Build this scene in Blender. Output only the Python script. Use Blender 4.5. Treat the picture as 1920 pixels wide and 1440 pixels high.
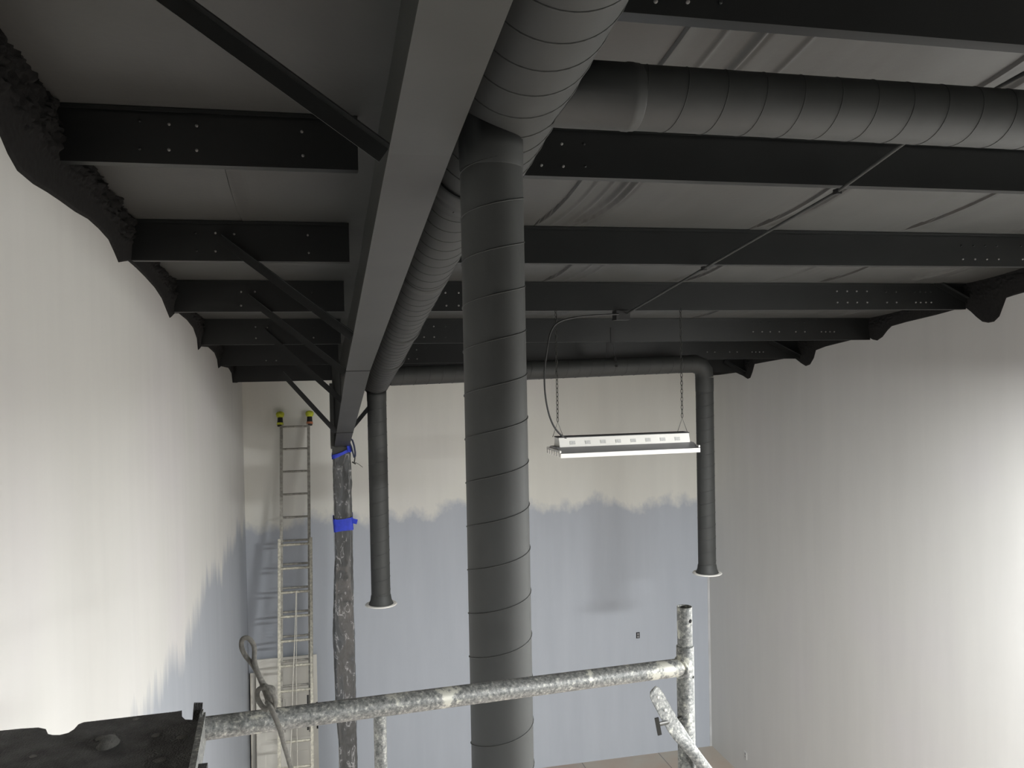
import bpy, math, random
from mathutils import Vector, Matrix, noise
random.seed(7)
S = bpy.context.scene
COL = S.collection
for o in list(bpy.data.objects): bpy.data.objects.remove(o)

# ------------------------------------------------------------------ camera
CZ = 5.9                                   # eye height above the floor (standing on a scaffold)
FPX = 1561.2; YAW = .2239; PIT = .0174; ROL = -.0189
cy, sy = math.cos(YAW), math.sin(YAW)
F = Vector((sy*math.cos(PIT), cy*math.cos(PIT), -math.sin(PIT)))
R0 = Vector((cy, -sy, 0)); U0 = R0.cross(F)
R = math.cos(ROL)*R0 + math.sin(ROL)*U0
U = -math.sin(ROL)*R0 + math.cos(ROL)*U0
cam = bpy.data.cameras.new('camera'); cam.sensor_width = 36; cam.lens = FPX*36/1920
cam.clip_start = .05; cam.clip_end = 100
co = bpy.data.objects.new('camera', cam); COL.objects.link(co)
co.matrix_world = Matrix(((R.x, U.x, -F.x, 0), (R.y, U.y, -F.y, 0), (R.z, U.z, -F.z, CZ), (0, 0, 0, 1)))
S.camera = co
EYE = Vector((0, 0, CZ))

# ------------------------------------------------------------------ world, exposure
w = bpy.data.worlds.new('world'); S.world = w; w.use_nodes = True
w.node_tree.nodes['Background'].inputs[0].default_value = (.8, .9, 1, 1)
w.node_tree.nodes['Background'].inputs[1].default_value = .05
S.view_settings.view_transform = 'Standard'; S.view_settings.look = 'None'
S.view_settings.gamma = 1; S.view_settings.use_curve_mapping = False
S.view_settings.exposure = 1.6
LAMP_W = 290

def pt(u, v, x=None, y=None, z=None):
    """point of the place seen at (u, v) lying on a measured plane (z above floor)"""
    d = F + R*((u-960)/FPX) - U*((v-720)/FPX)
    t = x/d.x if x is not None else (y/d.y if y is not None else (z-CZ)/d.z)
    return EYE + d*t

XL, XR, YB, YF = -1.065, 5.77, 11.84, -3.0

# ------------------------------------------------------------------ materials
def newmat(name):
    m = bpy.data.materials.new(name); m.use_nodes = True
    nt = m.node_tree; b = nt.nodes['Principled BSDF']
    return m, nt, b
def N(nt, t, **k):
    n = nt.nodes.new(t)
    for a, c in k.items():
        if a.startswith('i_'): n.inputs[int(a[2:]) if a[2:].isdigit() else a[2:].replace('_', ' ')].default_value = c
        else: setattr(n, a, c)
    return n
def ramp(nt, src, stops):
    r = N(nt, 'ShaderNodeValToRGB'); e = r.color_ramp.elements
    while len(e) < len(stops): e.new(.5)
    for q, (p, c) in zip(e, stops): q.position = p; q.color = (*c, 1)
    nt.links.new(src, r.inputs[0]); return r
def mapped(nt, scale=(1, 1, 1)):
    tc = N(nt, 'ShaderNodeTexCoord'); mp = N(nt, 'ShaderNodeMapping'); mp.inputs['Scale'].default_value = scale
    nt.links.new(tc.outputs['Object'], mp.inputs[0]); return mp
def paint(name, col, rough=.45, var=.12, scale=6, bump=.02, metal=0, spec=.5, stretch=(1, 1, 1)):
    m, nt, b = newmat(name)
    mp = mapped(nt, stretch)
    n = N(nt, 'ShaderNodeTexNoise'); n.inputs['Scale'].default_value = scale; n.inputs['Detail'].default_value = 6
    nt.links.new(mp.outputs[0], n.inputs[0])
    lo = tuple(c*(1-var) for c in col); hi = tuple(min(1, c*(1+var)) for c in col)
    r = ramp(nt, n.outputs[0], [(.3, lo), (.7, hi)])
    nt.links.new(r.outputs[0], b.inputs['Base Color'])
    b.inputs['Roughness'].default_value = rough; b.inputs['Metallic'].default_value = metal
    b.inputs['Specular IOR Level'].default_value = spec
    if bump:
        n2 = N(nt, 'ShaderNodeTexNoise'); n2.inputs['Scale'].default_value = scale*12; n2.inputs['Detail'].default_value = 4
        nt.links.new(mp.outputs[0], n2.inputs[0])
        bp = N(nt, 'ShaderNodeBump'); bp.inputs['Strength'].default_value = bump*5; bp.inputs['Distance'].default_value = .004
        nt.links.new(n2.outputs[0], bp.inputs['Height']); nt.links.new(bp.outputs[0], b.inputs['Normal'])
    return m
M = {}
M['purlin'] = paint('charcoal_steel_paint', (.013, .0142, .014), .32, .1, 5, .004)
M['beam'] = paint('charcoal_beam_paint', (.05, .0515, .048), .48, .1, 4, .01)
M['duct'] = paint('charcoal_duct_paint', (.041, .0435, .0415), .62, .12, 5, .01)
M['sheet'] = paint('painted_insulation_facing', (.066, .067, .063), .45, .07, 3, .03)
M['foam'] = paint('painted_foam', (.012, .012, .0115), .95, .5, 40, .4)
M['dark'] = paint('black_paint', (.015, .015, .015), .6, .2, 10, .02)
M['hole'] = paint('hole_shade_black', (.01, .01, .01), .9, 0, 5, 0)  # black that paints the shade inside holes and recesses
M['bolt'] = paint('lit_tone_bolt_head', (.22, .22, .21), .55, .1, 20, 0)
M['white'] = paint('white_enamel', (.82, .81, .76), .4, .04, 5, 0)
M['doorw'] = paint('white_door_primer', (.82, .80, .72), .5, .05, 3, .01)
M['doore'] = paint('door_edge', (.45, .38, .26), .7, .2, 20, .02)
M['alum'] = paint('weathered_aluminium', (.36, .35, .31), .45, .35, 25, .05, metal=.35)
M['alum2'] = paint('paint_spotted_aluminium', (.62, .60, .50), .5, .3, 35, .05, metal=.2)
M['chain'] = paint('chain_steel', (.05, .05, .045), .4, .2, 20, 0, metal=.5)
M['cable'] = paint('cable_black', (.03, .03, .03), .5, .1, 20, 0)
M['louver'] = paint('grey_slots', (.3, .3, .3), .5, .1, 20, 0)
M['vent'] = paint('vent_slots', (.52, .52, .5), .5, .2, 120, 0)
M['reflector'] = paint('reflector_grey', (.2, .2, .2), .35, .05, 8, 0)
M['plas'] = paint('tube_glass', (.9, .9, .86), .25, .02, 8, 0)
M['yellow'] = paint('yellow_mitt', (.62, .66, .05), .8, .2, 30, .2)
M['orange'] = paint('orange_mitt', (.55, .2, .1), .8, .2, 30, .2)
M['tape'] = paint('blue_masking_tape', (.03, .06, .62), .5, .15, 20, .05)
M['bluehose'] = paint('blue_black_strap', (.02, .03, .08), .4, .3, 20, .05)
M['bead'] = paint('pale_corner_coat', (.56, .57, .57), .6, .1, 4, .01)
M['rubber'] = paint('black_rubber_board', (.075, .075, .072), .6, .6, 22, .5)
M['ropew'] = paint('grey_rope', (.74, .72, .65), .8, .2, 160, .3)
M['string'] = paint('thin_white_rope', (.7, .68, .6), .7, .1, 60, 0)

def galv():
    m, nt, b = newmat('paint_spattered_galvanised_steel')
    mp = mapped(nt)
    n = N(nt, 'ShaderNodeTexNoise'); n.inputs['Scale'].default_value = 130; n.inputs['Detail'].default_value = 10; n.inputs['Roughness'].default_value = .7
    nt.links.new(mp.outputs[0], n.inputs[0])
    r = ramp(nt, n.outputs[0], [(.30, (.055, .06, .06)), (.42, (.16, .17, .165)), (.56, (.31, .315, .30)), (.66, (.62, .62, .56))])
    n2 = N(nt, 'ShaderNodeTexNoise'); n2.inputs['Scale'].default_value = 14; n2.inputs['Detail'].default_value = 8; n2.inputs['Roughness'].default_value = .65
    nt.links.new(mp.outputs[0], n2.inputs[0])
    r2 = ramp(nt, n2.outputs[0], [(.57, (0, 0, 0)), (.62, (1, 1, 1))])
    mx = N(nt, 'ShaderNodeMix', data_type='RGBA'); nt.links.new(r2.outputs[0], mx.inputs[0]); nt.links.new(r.outputs[0], mx.inputs[6]); mx.inputs[7].default_value = (.66, .66, .58, 1)
    nt.links.new(mx.outputs[2], b.inputs['Base Color'])
    b.inputs['Roughness'].default_value = .5; b.inputs['Metallic'].default_value = .25
    bp = N(nt, 'ShaderNodeBump'); bp.inputs['Strength'].default_value = .5; bp.inputs['Distance'].default_value = .001
    nt.links.new(n.outputs[0], bp.inputs['Height']); nt.links.new(bp.outputs[0], b.inputs['Normal'])
    return m
M['galv'] = galv()

def wallmat(name, band=True, est=(1.6, 1.6, .25), amp=.75, feather=.22, g=1.0, cr=((.68, .68, .65), (.70, .70, .67), (.70, .69, .68))):
    """cream upper coat sprayed over blue-grey lower coat; the edge is a real paint edge"""
    m, nt, b = newmat(name)
    geo = N(nt, 'ShaderNodeNewGeometry'); sp = N(nt, 'ShaderNodeSeparateXYZ'); nt.links.new(geo.outputs['Position'], sp.inputs[0])
    def nz(scale, stretch, det=5, ro=.55):
        mp = N(nt, 'ShaderNodeMapping'); mp.inputs['Scale'].default_value = stretch
        nt.links.new(geo.outputs['Position'], mp.inputs[0])
        n = N(nt, 'ShaderNodeTexNoise'); n.inputs['Scale'].default_value = scale; n.inputs['Detail'].default_value = det; n.inputs['Roughness'].default_value = ro
        nt.links.new(mp.outputs[0], n.inputs[0]); return n
    def mth(op, a, c):
        k = N(nt, 'ShaderNodeMath', operation=op)
        for i, q in enumerate((a, c)):
            if isinstance(q, (int, float)): k.inputs[i].default_value = q
            else: nt.links.new(q, k.inputs[i])
        return k.outputs[0]
    blot = nz(.5, (1, 1, 1), 3); rollr = nz(1.6, (3, 3, .35), 5)
    cream = ramp(nt, blot.outputs[0], [(.3, cr[0]), (.5, cr[1]), (.7, cr[2])])
    grey = ramp(nt, rollr.outputs[0], [(.3, (.40*g, .43*g, .47*g)), (.7, (.43*g, .46*g, .50*g))])
    base = cream.outputs[0]
    # faint roller laps in the cream coat
    lap = ramp(nt, rollr.outputs[0], [(.35, (.965, .965, .967)), (.65, (1, 1, 1))])
    mu = N(nt, 'ShaderNodeMix', data_type='RGBA', blend_type='MULTIPLY'); mu.inputs[0].default_value = 1
    nt.links.new(base, mu.inputs[6]); nt.links.new(lap.outputs[0], mu.inputs[7]); base = mu.outputs[2]
    if band:
        e1 = nz(.55, (1, 1, .1), 2); e2 = nz(2.6, est, 7, .62)
        h = mth('ADD', sp.outputs[2], mth('MULTIPLY', mth('SUBTRACT', e1.outputs[0], .5), 1.1))
        h = mth('ADD', h, mth('MULTIPLY', mth('SUBTRACT', e2.outputs[0], .5), amp))
        t = mth('DIVIDE', mth('SUBTRACT', h, 3.90-feather*.3), feather)
        t = mth('MAXIMUM', mth('MINIMUM', t, 1), 0)
        mx = N(nt, 'ShaderNodeMix', data_type='RGBA'); nt.links.new(t, mx.inputs[0])
        nt.links.new(grey.outputs[0], mx.inputs[6]); nt.links.new(base, mx.inputs[7]); base = mx.outputs[2]
    nt.links.new(base, b.inputs['Base Color'])
    b.inputs['Roughness'].default_value = .65; b.inputs['Specular IOR Level'].default_value = .25
    bn = nz(40, (1, 1, 1), 3)
    bp = N(nt, 'ShaderNodeBump'); bp.inputs['Strength'].default_value = .06; bp.inputs['Distance'].default_value = .004
    nt.links.new(bn.outputs[0], bp.inputs['Height']); nt.links.new(bp.outputs[0], b.inputs['Normal'])
    return m
M['wall'] = wallmat('two_tone_wall_paint', True)
M['wallb'] = wallmat('brightened_two_tone_back_wall_paint', True, (1.1, 1, .75), .62, .17, 1.16, ((.78, .775, .71), (.80, .80, .74), (.80, .79, .75)))  # creamier coat, also lightened in place of light missing on this wall
M['wallr'] = wallmat('off_white_wall_paint', False)
def floormat():
    m, nt, b = newmat('stained_floor_boards')
    geo = N(nt, 'ShaderNodeNewGeometry')
    br = N(nt, 'ShaderNodeTexBrick'); br.offset = .5
    br.inputs['Scale'].default_value = 1; br.inputs['Mortar Size'].default_value = .008
    br.inputs['Brick Width'].default_value = 1.22; br.inputs['Row Height'].default_value = 1.22
    br.inputs['Color1'].default_value = (.37, .30, .27, 1); br.inputs['Color2'].default_value = (.50, .44, .34, 1); br.inputs['Mortar'].default_value = (.08, .08, .07, 1)
    nt.links.new(geo.outputs['Position'], br.inputs[0])
    n = N(nt, 'ShaderNodeTexNoise'); n.inputs['Scale'].default_value = 1.3; n.inputs['Detail'].default_value = 5
    nt.links.new(geo.outputs['Position'], n.inputs[0])
    r = ramp(nt, n.outputs[0], [(.35, (.45, .45, .42)), (.65, (.42, .28, .24))])
    mx = N(nt, 'ShaderNodeMix', data_type='RGBA'); mx.inputs[0].default_value = .45
    nt.links.new(br.outputs[0], mx.inputs[6]); nt.links.new(r.outputs[0], mx.inputs[7])
    nt.links.new(mx.outputs[2], b.inputs['Base Color']); b.inputs['Roughness'].default_value = .6
    return m
M['floor'] = floormat()
M['wallf'] = paint('light_blocking_end_wall', (.03, .03, .03), .7, .1, 3, .02)
def wrapmat():
    m, nt, b = newmat('clear_plastic_painted_glints')
    mp = mapped(nt, (1, 1, .45)); mp.inputs['Rotation'].default_value = (0, .5, 0)
    n = N(nt, 'ShaderNodeTexNoise'); n.inputs['Scale'].default_value = 14; n.inputs['Detail'].default_value = 4; n.inputs['Distortion'].default_value = 1.5
    nt.links.new(mp.outputs[0], n.inputs[0])
    r = ramp(nt, n.outputs[0], [(.35, (.075, .077, .075)), (.60, (.10, .104, .104)), (.635, (.42, .42, .42)), (.66, (.11, .113, .113))])  # pale stop paints glints on the plastic creases into the colour
    nt.links.new(r.outputs[0], b.inputs['Base Color']); b.inputs['Roughness'].default_value = .22
    b.inputs['Coat Weight'].default_value = .6
    bp = N(nt, 'ShaderNodeBump'); bp.inputs['Strength'].default_value = .6; bp.inputs['Distance'].default_value = .01
    nt.links.new(n.outputs[0], bp.inputs['Height']); nt.links.new(bp.outputs[0], b.inputs['Normal'])
    return m
M['wrap'] = wrapmat()
em, ent, eb = newmat('lit_tube'); eb.inputs['Emission Color'].default_value = (1, .97, .9, 1); eb.inputs['Emission Strength'].default_value = 6
M['lit'] = em

# ------------------------------------------------------------------ mesh helpers
class MB:
    def __init__(s): s.v = []; s.f = []; s.sm = []
    def add(s, vs, fs, smooth=False):
        n = len(s.v); s.v += [tuple(p) for p in vs]; s.f += [tuple(i+n for i in f) for f in fs]; s.sm += [smooth]*len(fs); return s
    def box(s, a, b):
        x0, y0, z0 = a; x1, y1, z1 = b
        return s.add([(x0,y0,z0),(x1,y0,z0),(x1,y1,z0),(x0,y1,z0),(x0,y0,z1),(x1,y0,z1),(x1,y1,z1),(x0,y1,z1)],
                     [(0,3,2,1),(4,5,6,7),(0,1,5,4),(1,2,6,5),(2,3,7,6),(3,0,4,7)])
    def hexa(s, p):     # 8 points: bottom ring 0-3, top ring 4-7
        return s.add(p, [(0,3,2,1),(4,5,6,7),(0,1,5,4),(1,2,6,5),(2,3,7,6),(3,0,4,7)])
    def bar(s, a, b, w, h, up=(0, 0, 1)):
        a = Vector(a); b = Vector(b); d = (b-a).normalized(); up = Vector(up)
        x = d.cross(up)
        if x.length < 1e-4: x = d.cross(Vector((0, 1, 0)))
        x.normalize(); y = x.cross(d)
        q = [(-1,-1),(1,-1),(1,1),(-1,1)]
        return s.hexa([a+x*i*w/2+y*j*h/2 for i, j in q]+[b+x*i*w/2+y*j*h/2 for i, j in q])
    def tube(s, pts, r, n=12, caps=True, closed=False):
        pts = [Vector(p) for p in pts]; m = len(pts)
        rs = r if isinstance(r, (list, tuple)) else [r]*m
        T = []
        for i in range(m):
            a = pts[(i-1) % m] if (closed or i > 0) else pts[0]; b = pts[(i+1) % m] if (closed or i < m-1) else pts[-1]
            T.append((b-a).normalized())
        x = T[0].cross(Vector((0, 0, 1)))
        if x.length < .1: x = T[0].cross(Vector((0, 1, 0)))
        x.normalize(); vs = []
        for i in range(m):
            x = (x - T[i]*x.dot(T[i])).normalized(); y = T[i].cross(x)
            for k in range(n):
                a = 2*math.pi*k/n; vs.append(pts[i]+(x*math.cos(a)+y*math.sin(a))*rs[i])
        fs = []
        for i in range(m if closed else m-1):
            for k in range(n):
                a = i*n+k; b = i*n+(k+1) % n; c = ((i+1) % m)*n+(k+1) % n; d = ((i+1) % m)*n+k
                fs.append((a, b, c, d))
        s.add(vs, fs, True)
        if caps and not closed:
            s.add(vs[:n], [tuple(range(n))[::-1]]); s.add(vs[-n:], [tuple(range(n))])
        return s
    def lathe(s, prof, axis_o, n=32, frame=None):      # prof: (r, h) list, open shell, revolved about z or frame=(x,y,z)
        X, Y, Z = frame or (Vector((1,0,0)), Vector((0,1,0)), Vector((0,0,1)))
        o = Vector(axis_o); vs = []
        for r, h in prof:
            for k in range(n):
                a = 2*math.pi*k/n; vs.append(o+X*r*math.cos(a)+Y*r*math.sin(a)+Z*h)
        fs = [(i*n+k, i*n+(k+1) % n, (i+1)*n+(k+1) % n, (i+1)*n+k) for i in range(len(prof)-1) for k in range(n)]
        return s.add(vs, fs, True)
    def build(s, name, m, parent=None, loc=None, smooth=None):
        me = bpy.data.meshes.new(name)
        vs = s.v
        if parent is not None and loc is None: loc = parent.location
        if loc is not None: vs = [(a-loc[0], b-loc[1], c-loc[2]) for a, b, c in vs]
        me.from_pydata(vs, [], s.f); me.materials.append(m)
        for p, q in zip(me.polygons, s.sm): p.use_smooth = q
        me.update()
        o = bpy.data.objects.new(name, me); COL.objects.link(o)
        if parent is not None: o.parent = parent
        elif loc is not None: o.location = loc
        return o
def thing(name, label, cat, loc=(0, 0, 0), group=None):
    o = bpy.data.objects.new(name, None); COL.objects.link(o); o.location = loc; o.empty_display_size = .1
    return tag(o, label, cat, group)
def tag(o, label, cat, group=None):
    o['label'] = label; o['category'] = cat
    if group: o['group'] = group
    return o
def struct(name, mb, m):
    o = mb.build(name, m); o['kind'] = 'structure'; return o
def fbm(p, o=4): return noise.fractal(Vector(p), 1.0, 2.0, o)

# ------------------------------------------------------------------ roof levels measured from the photograph
PY = {k: 3.775+1.3716*(k-1) for k in range(-7, 7)}
PZL = {0: 1.08, 1: .897, 2: .667, 3: .469, 4: .272, 5: .097, 6: -.092}
PZR = {0: 1.075, 1: .913, 2: .688, 3: .472, 4: .247, 5: .071, 6: -.092}
PH = .235
def pz(k, x):
    if k not in PZL: return CZ + 1.08 + .146*1.3716*(-k)
    t = (x-XL)/(XR-XL); return CZ + PZL[k]*(1-t)+PZR[k]*t
def roofz(x, y):
    k = (y-PY[1])/1.3716+1; i = math.floor(k); t = k-i
    i = max(-7, min(6, i)); j = min(6, i+1)
    a = pz(i, x)+PH; b = pz(j, x)+PH if j > i else a-.146*1.3716
    return a*(1-t)+b*t

# ------------------------------------------------------------------ structure
T = .15
struct('floor', MB().box((XL-T, YF-T, -T), (XR+T, YB+T, 0)), M['floor'])
struct('wall_left', MB().box((XL-T, YF, 0), (XL, YB, CZ+3.2)), M['wall'])
struct('wall_right', MB().box((XR, YF, 0), (XR+T, YB, CZ+3.2)), M['wallr'])
struct('wall_back', MB().box((XL-T, YB, 0), (XR+T, YB+T, CZ+1)), M['wallb'])
struct('wall_front_light_block', MB().box((XL-T, YF-T, 0), (XR+T, YF, CZ+3.2)), M['wallf'])  # unseen end wall, moved close and kept dark to cut bounce on purlin webs
# caulked corner bead, a paler strip beside the corner of back wall and right wall
mb = MB()
mb.box((XR-.035, YB-.004, 0), (XR, YB, CZ-2.1)); struct('trim_corner', mb, M['bead'])

# ceiling: painted insulation facing, sagging between the purlins, with folds and lapped seams running down the slope
folds = {}
def fd(bay, lst):
    out = []
    yc = (PY[bay]+PY[bay+1])/2
    for u, v, kind in lst:
        z = roofz(2, yc)-.03
        out.append((pt(u, v, z=z).x, kind))
    folds[bay] = out
fd(0, [(1262, 88, 's'), (1335, 92, 'f'), (1395, 100, 'F'), (1480, 110, 'f'), (1868, 140, 's'), (1905, 150, 'F')])
fd(1, [(1030, 385, 's'), (1062, 385, 'f'), (1090, 385, 'f'), (1112, 385, 'F'), (1128, 385, 'F'), (1440, 398, 's'), (1465, 400, 'F'), (1800, 385, 's'), (1885, 420, 'F'), (437, 350, 's')])
fd(2, [(1005, 520, 's'), (1040, 520, 'f'), (1060, 520, 'f'), (1240, 520, 'F'), (1255, 520, 's'), (1440, 515, 'f'), (1530, 515, 's'), (1655, 522, 'F'), (490, 512, 's')])
fd(3, [(1010, 590, 'F'), (1250, 590, 's'), (1500, 588, 'F'), (900, 590, 'f')])
fd(4, [(1450, 643, 'F'), (1100, 645, 's')])
xs = set(round(XL+i*(XR-XL)/120, 4) for i in range(121))
for b_, l in folds.items():
    for x0, kd in l:
        for d in (-.09, -.07, -.05, -.035, -.025, -.018, -.012, -.007, -.004, -.0015, 0, .0015, .004, .007, .012, .018, .025, .035, .05, .07, .09):
            if XL < x0+d < XR: xs.add(round(x0+d, 4))
xs = sorted(xs)
def ceilz(x, y):
    k = (y-PY[1])/1.3716+1; i = math.floor(k+1e-6); t = min(1, max(0, k-i))
    z = roofz(x, y)
    env = math.sin(math.pi*t)
    z -= .045*env*(1+.25*fbm((x*.8, y*.5, 1), 2)) + .002
    z += .006*env*fbm((x*5, y*.6, 3), 3)
    for x0, kd in folds.get(i, ()):
        # folds bend sideways where they run out over the next purlin
        xx = x0 - (.10 if kd == 'F' else .05)*max(0, t-.45)**2*4*(1 if x0 > .6 else 0)
        d = x-xx
        if abs(d) > .12: continue
        fade = min(1, 6*(1-t))*min(1, 8*t)
        if kd == 's': z += fade*(.045 if abs(d) < .0025 else -.014*math.exp(-(d/.04)**2) if d > 0 else 0)
        elif kd == 'F': z -= fade*(.022*math.exp(-(d/.016)**2) - .008*math.exp(-((d-.035)/.012)**2))
        else: z -= fade*.010*math.exp(-(d/.013)**2)
    return z
rows = []
y = YF
for k in range(-7, 7):
    y0 = PY[k]; n = 14 if k >= 0 else 3
    for j in range(n): rows.append(y0+1.3716*j/n)
rows = [YF-.1]+[r_ for r_ in rows if YF < r_ < YB]+[YB+.02]
vs = [(x, y, ceilz(x, y)) for y in rows for x in xs]
nx = len(xs)
fs = [(j*nx+i, (j+1)*nx+i, (j+1)*nx+i+1, j*nx+i+1) for j in range(len(rows)-1) for i in range(nx-1)]
struct('ceiling', MB().add(vs, fs, True), M['sheet'])
# roof deck above the facing
mb = MB(); a = [(XL-T, YF-T), (XR+T, YF-T), (XR+T, YB+T), (XL-T, YB+T)]
mb.hexa([(x, y, roofz(min(max(x, XL), XR), y)+.06) for x, y in a]+[(x, y, roofz(min(max(x, XL), XR), y)+.16) for x, y in a])
struct('trim_roof', mb, M['dark'])

# foam and overspray along the tops of the side walls
def contour(pts, x):
    return [pt(u, v, x=x) for u, v in pts]
def strip(name, pts, xw, sgn, bulge, lumps):
    base = contour(pts, xw); P = []
    base = [p for p in base]
    for a, b in zip(base[:-1], base[1:]):
        n = max(1, int((b-a).length/.02))
        for i in range(n): P.append(a.lerp(b, i/n))
    P.append(base[-1])
    ny = 30; vs = []
    for p in P:
        top = roofz(min(max(p.x, XL), XR), p.y)+.03
        for j in range(ny+1):
            t = j/ny; z = p.z+(top-p.z)*t
            o = .012 + bulge*math.sin(min(1, t*1.5)*math.pi*.5)*(1-.0*t)
            if j == 0: o = -.004
            w = min(1, max(0, (t-.28)*4))
            o += w*lumps*(fbm((p.y*7, z*8, 2), 5)*.4+abs(fbm((p.y*24, z*28, 5), 4))*1.0)
            vs.append((xw+sgn*max(o, .006 if j else -.004), p.y, z + (w*lumps*.4*fbm((p.y*11, z*11, 9), 3))))
    m = ny+1
    fs = [(i*m+j, (i+1)*m+j, (i+1)*m+j+1, i*m+j+1) for i in range(len(P)-1) for j in range(ny)]
    return struct(name, MB().add(vs, fs, True), M['foam'])
Lc = [(-160, 60), (-80, 160), (0, 257), (14, 290), (32, 322), (62, 347), (88, 362), (112, 378), (140, 398), (165, 412), (185, 430), (203, 450), (214, 474), (222, 493), (233, 491), (240, 490), (255, 503), (272, 520), (290, 540), (303, 560), (313, 585), (318, 597), (326, 588), (335, 588), (350, 600), (362, 615), (369, 635), (371, 657), (376, 650), (390, 651), (402, 662), (407, 675), (409, 691), (414, 687), (428, 690), (434, 700), (436, 718), (444, 718)]
strip('trim_foam_left', Lc, XL, 1, .012, .05)
Rc = [(2100, 490), (1990, 522), (1920, 549), (1902, 554), (1887, 559), (1880, 578), (1874, 594), (1864, 604), (1853, 606), (1842, 604), (1832, 596), (1822, 586), (1812, 578), (1795, 580), (1755, 591), (1700, 604), (1672, 612), (1664, 620), (1655, 632), (1645, 639), (1636, 637), (1628, 631), (1600, 637), (1548, 650), (1530, 657), (1526, 672), (1519, 684), (1511, 687), (1503, 682), (1492, 673), (1470, 673), (1430, 680), (1415, 683), (1411, 698), (1407, 709), (1402, 711), (1393, 705), (1380, 699), (1350, 703), (1338, 704)]
strip('trim_foam_right', Rc, XR, -1, .01, .02)

# ------------------------------------------------------------------ purlins
BXW = .285   # centre plane of the rafter web
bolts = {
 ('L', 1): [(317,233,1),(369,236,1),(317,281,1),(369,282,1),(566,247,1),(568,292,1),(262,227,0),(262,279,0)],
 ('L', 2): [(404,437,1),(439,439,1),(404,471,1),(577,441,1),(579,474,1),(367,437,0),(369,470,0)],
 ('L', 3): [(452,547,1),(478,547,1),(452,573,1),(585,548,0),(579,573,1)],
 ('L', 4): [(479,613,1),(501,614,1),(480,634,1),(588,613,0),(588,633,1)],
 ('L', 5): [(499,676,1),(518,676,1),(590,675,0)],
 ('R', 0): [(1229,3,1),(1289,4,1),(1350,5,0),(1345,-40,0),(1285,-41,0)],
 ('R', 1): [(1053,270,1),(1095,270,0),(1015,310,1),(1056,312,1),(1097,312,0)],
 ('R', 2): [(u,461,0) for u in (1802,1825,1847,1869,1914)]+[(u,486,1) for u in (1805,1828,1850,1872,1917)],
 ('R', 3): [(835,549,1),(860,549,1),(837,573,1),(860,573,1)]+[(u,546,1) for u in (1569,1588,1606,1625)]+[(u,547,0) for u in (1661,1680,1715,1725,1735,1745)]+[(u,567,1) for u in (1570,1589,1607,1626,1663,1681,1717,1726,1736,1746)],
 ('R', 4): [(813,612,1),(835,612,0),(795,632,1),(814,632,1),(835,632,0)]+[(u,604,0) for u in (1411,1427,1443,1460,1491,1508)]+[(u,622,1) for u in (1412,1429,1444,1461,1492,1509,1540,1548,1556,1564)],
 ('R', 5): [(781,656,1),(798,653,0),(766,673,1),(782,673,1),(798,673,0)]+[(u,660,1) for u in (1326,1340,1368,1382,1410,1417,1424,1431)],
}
names_L = {1: 'nearest dark steel purlin left of the deep rafter, widest black band top left',
 2: 'second dark purlin from the camera on the left, long brace springs from its middle',
 3: 'third dark purlin from the camera left of the rafter, foam lump at its wall end',
 4: 'fourth dark purlin from the camera left of the rafter, above paint-smeared wall',
 5: 'fifth dark purlin left of the rafter, thin brace crossing in front',
 6: 'farthest dark purlin left of the rafter, against the cream back wall'}
names_R = {0: 'dark steel purlin in the top right corner, above the branch duct',
 1: 'dark steel purlin directly below the horizontal branch duct on the right',
 2: 'second purlin below the branch duct on the right, two rows of bolts at far end',
 3: 'dark purlin carrying the junction box and the light fixture chains',
 4: 'dark purlin just behind the junction box, right of the rafter',
 5: 'thin dark purlin right above the far horizontal duct',
 6: 'farthest dark purlin right of the rafter, mostly behind the far duct'}
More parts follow.
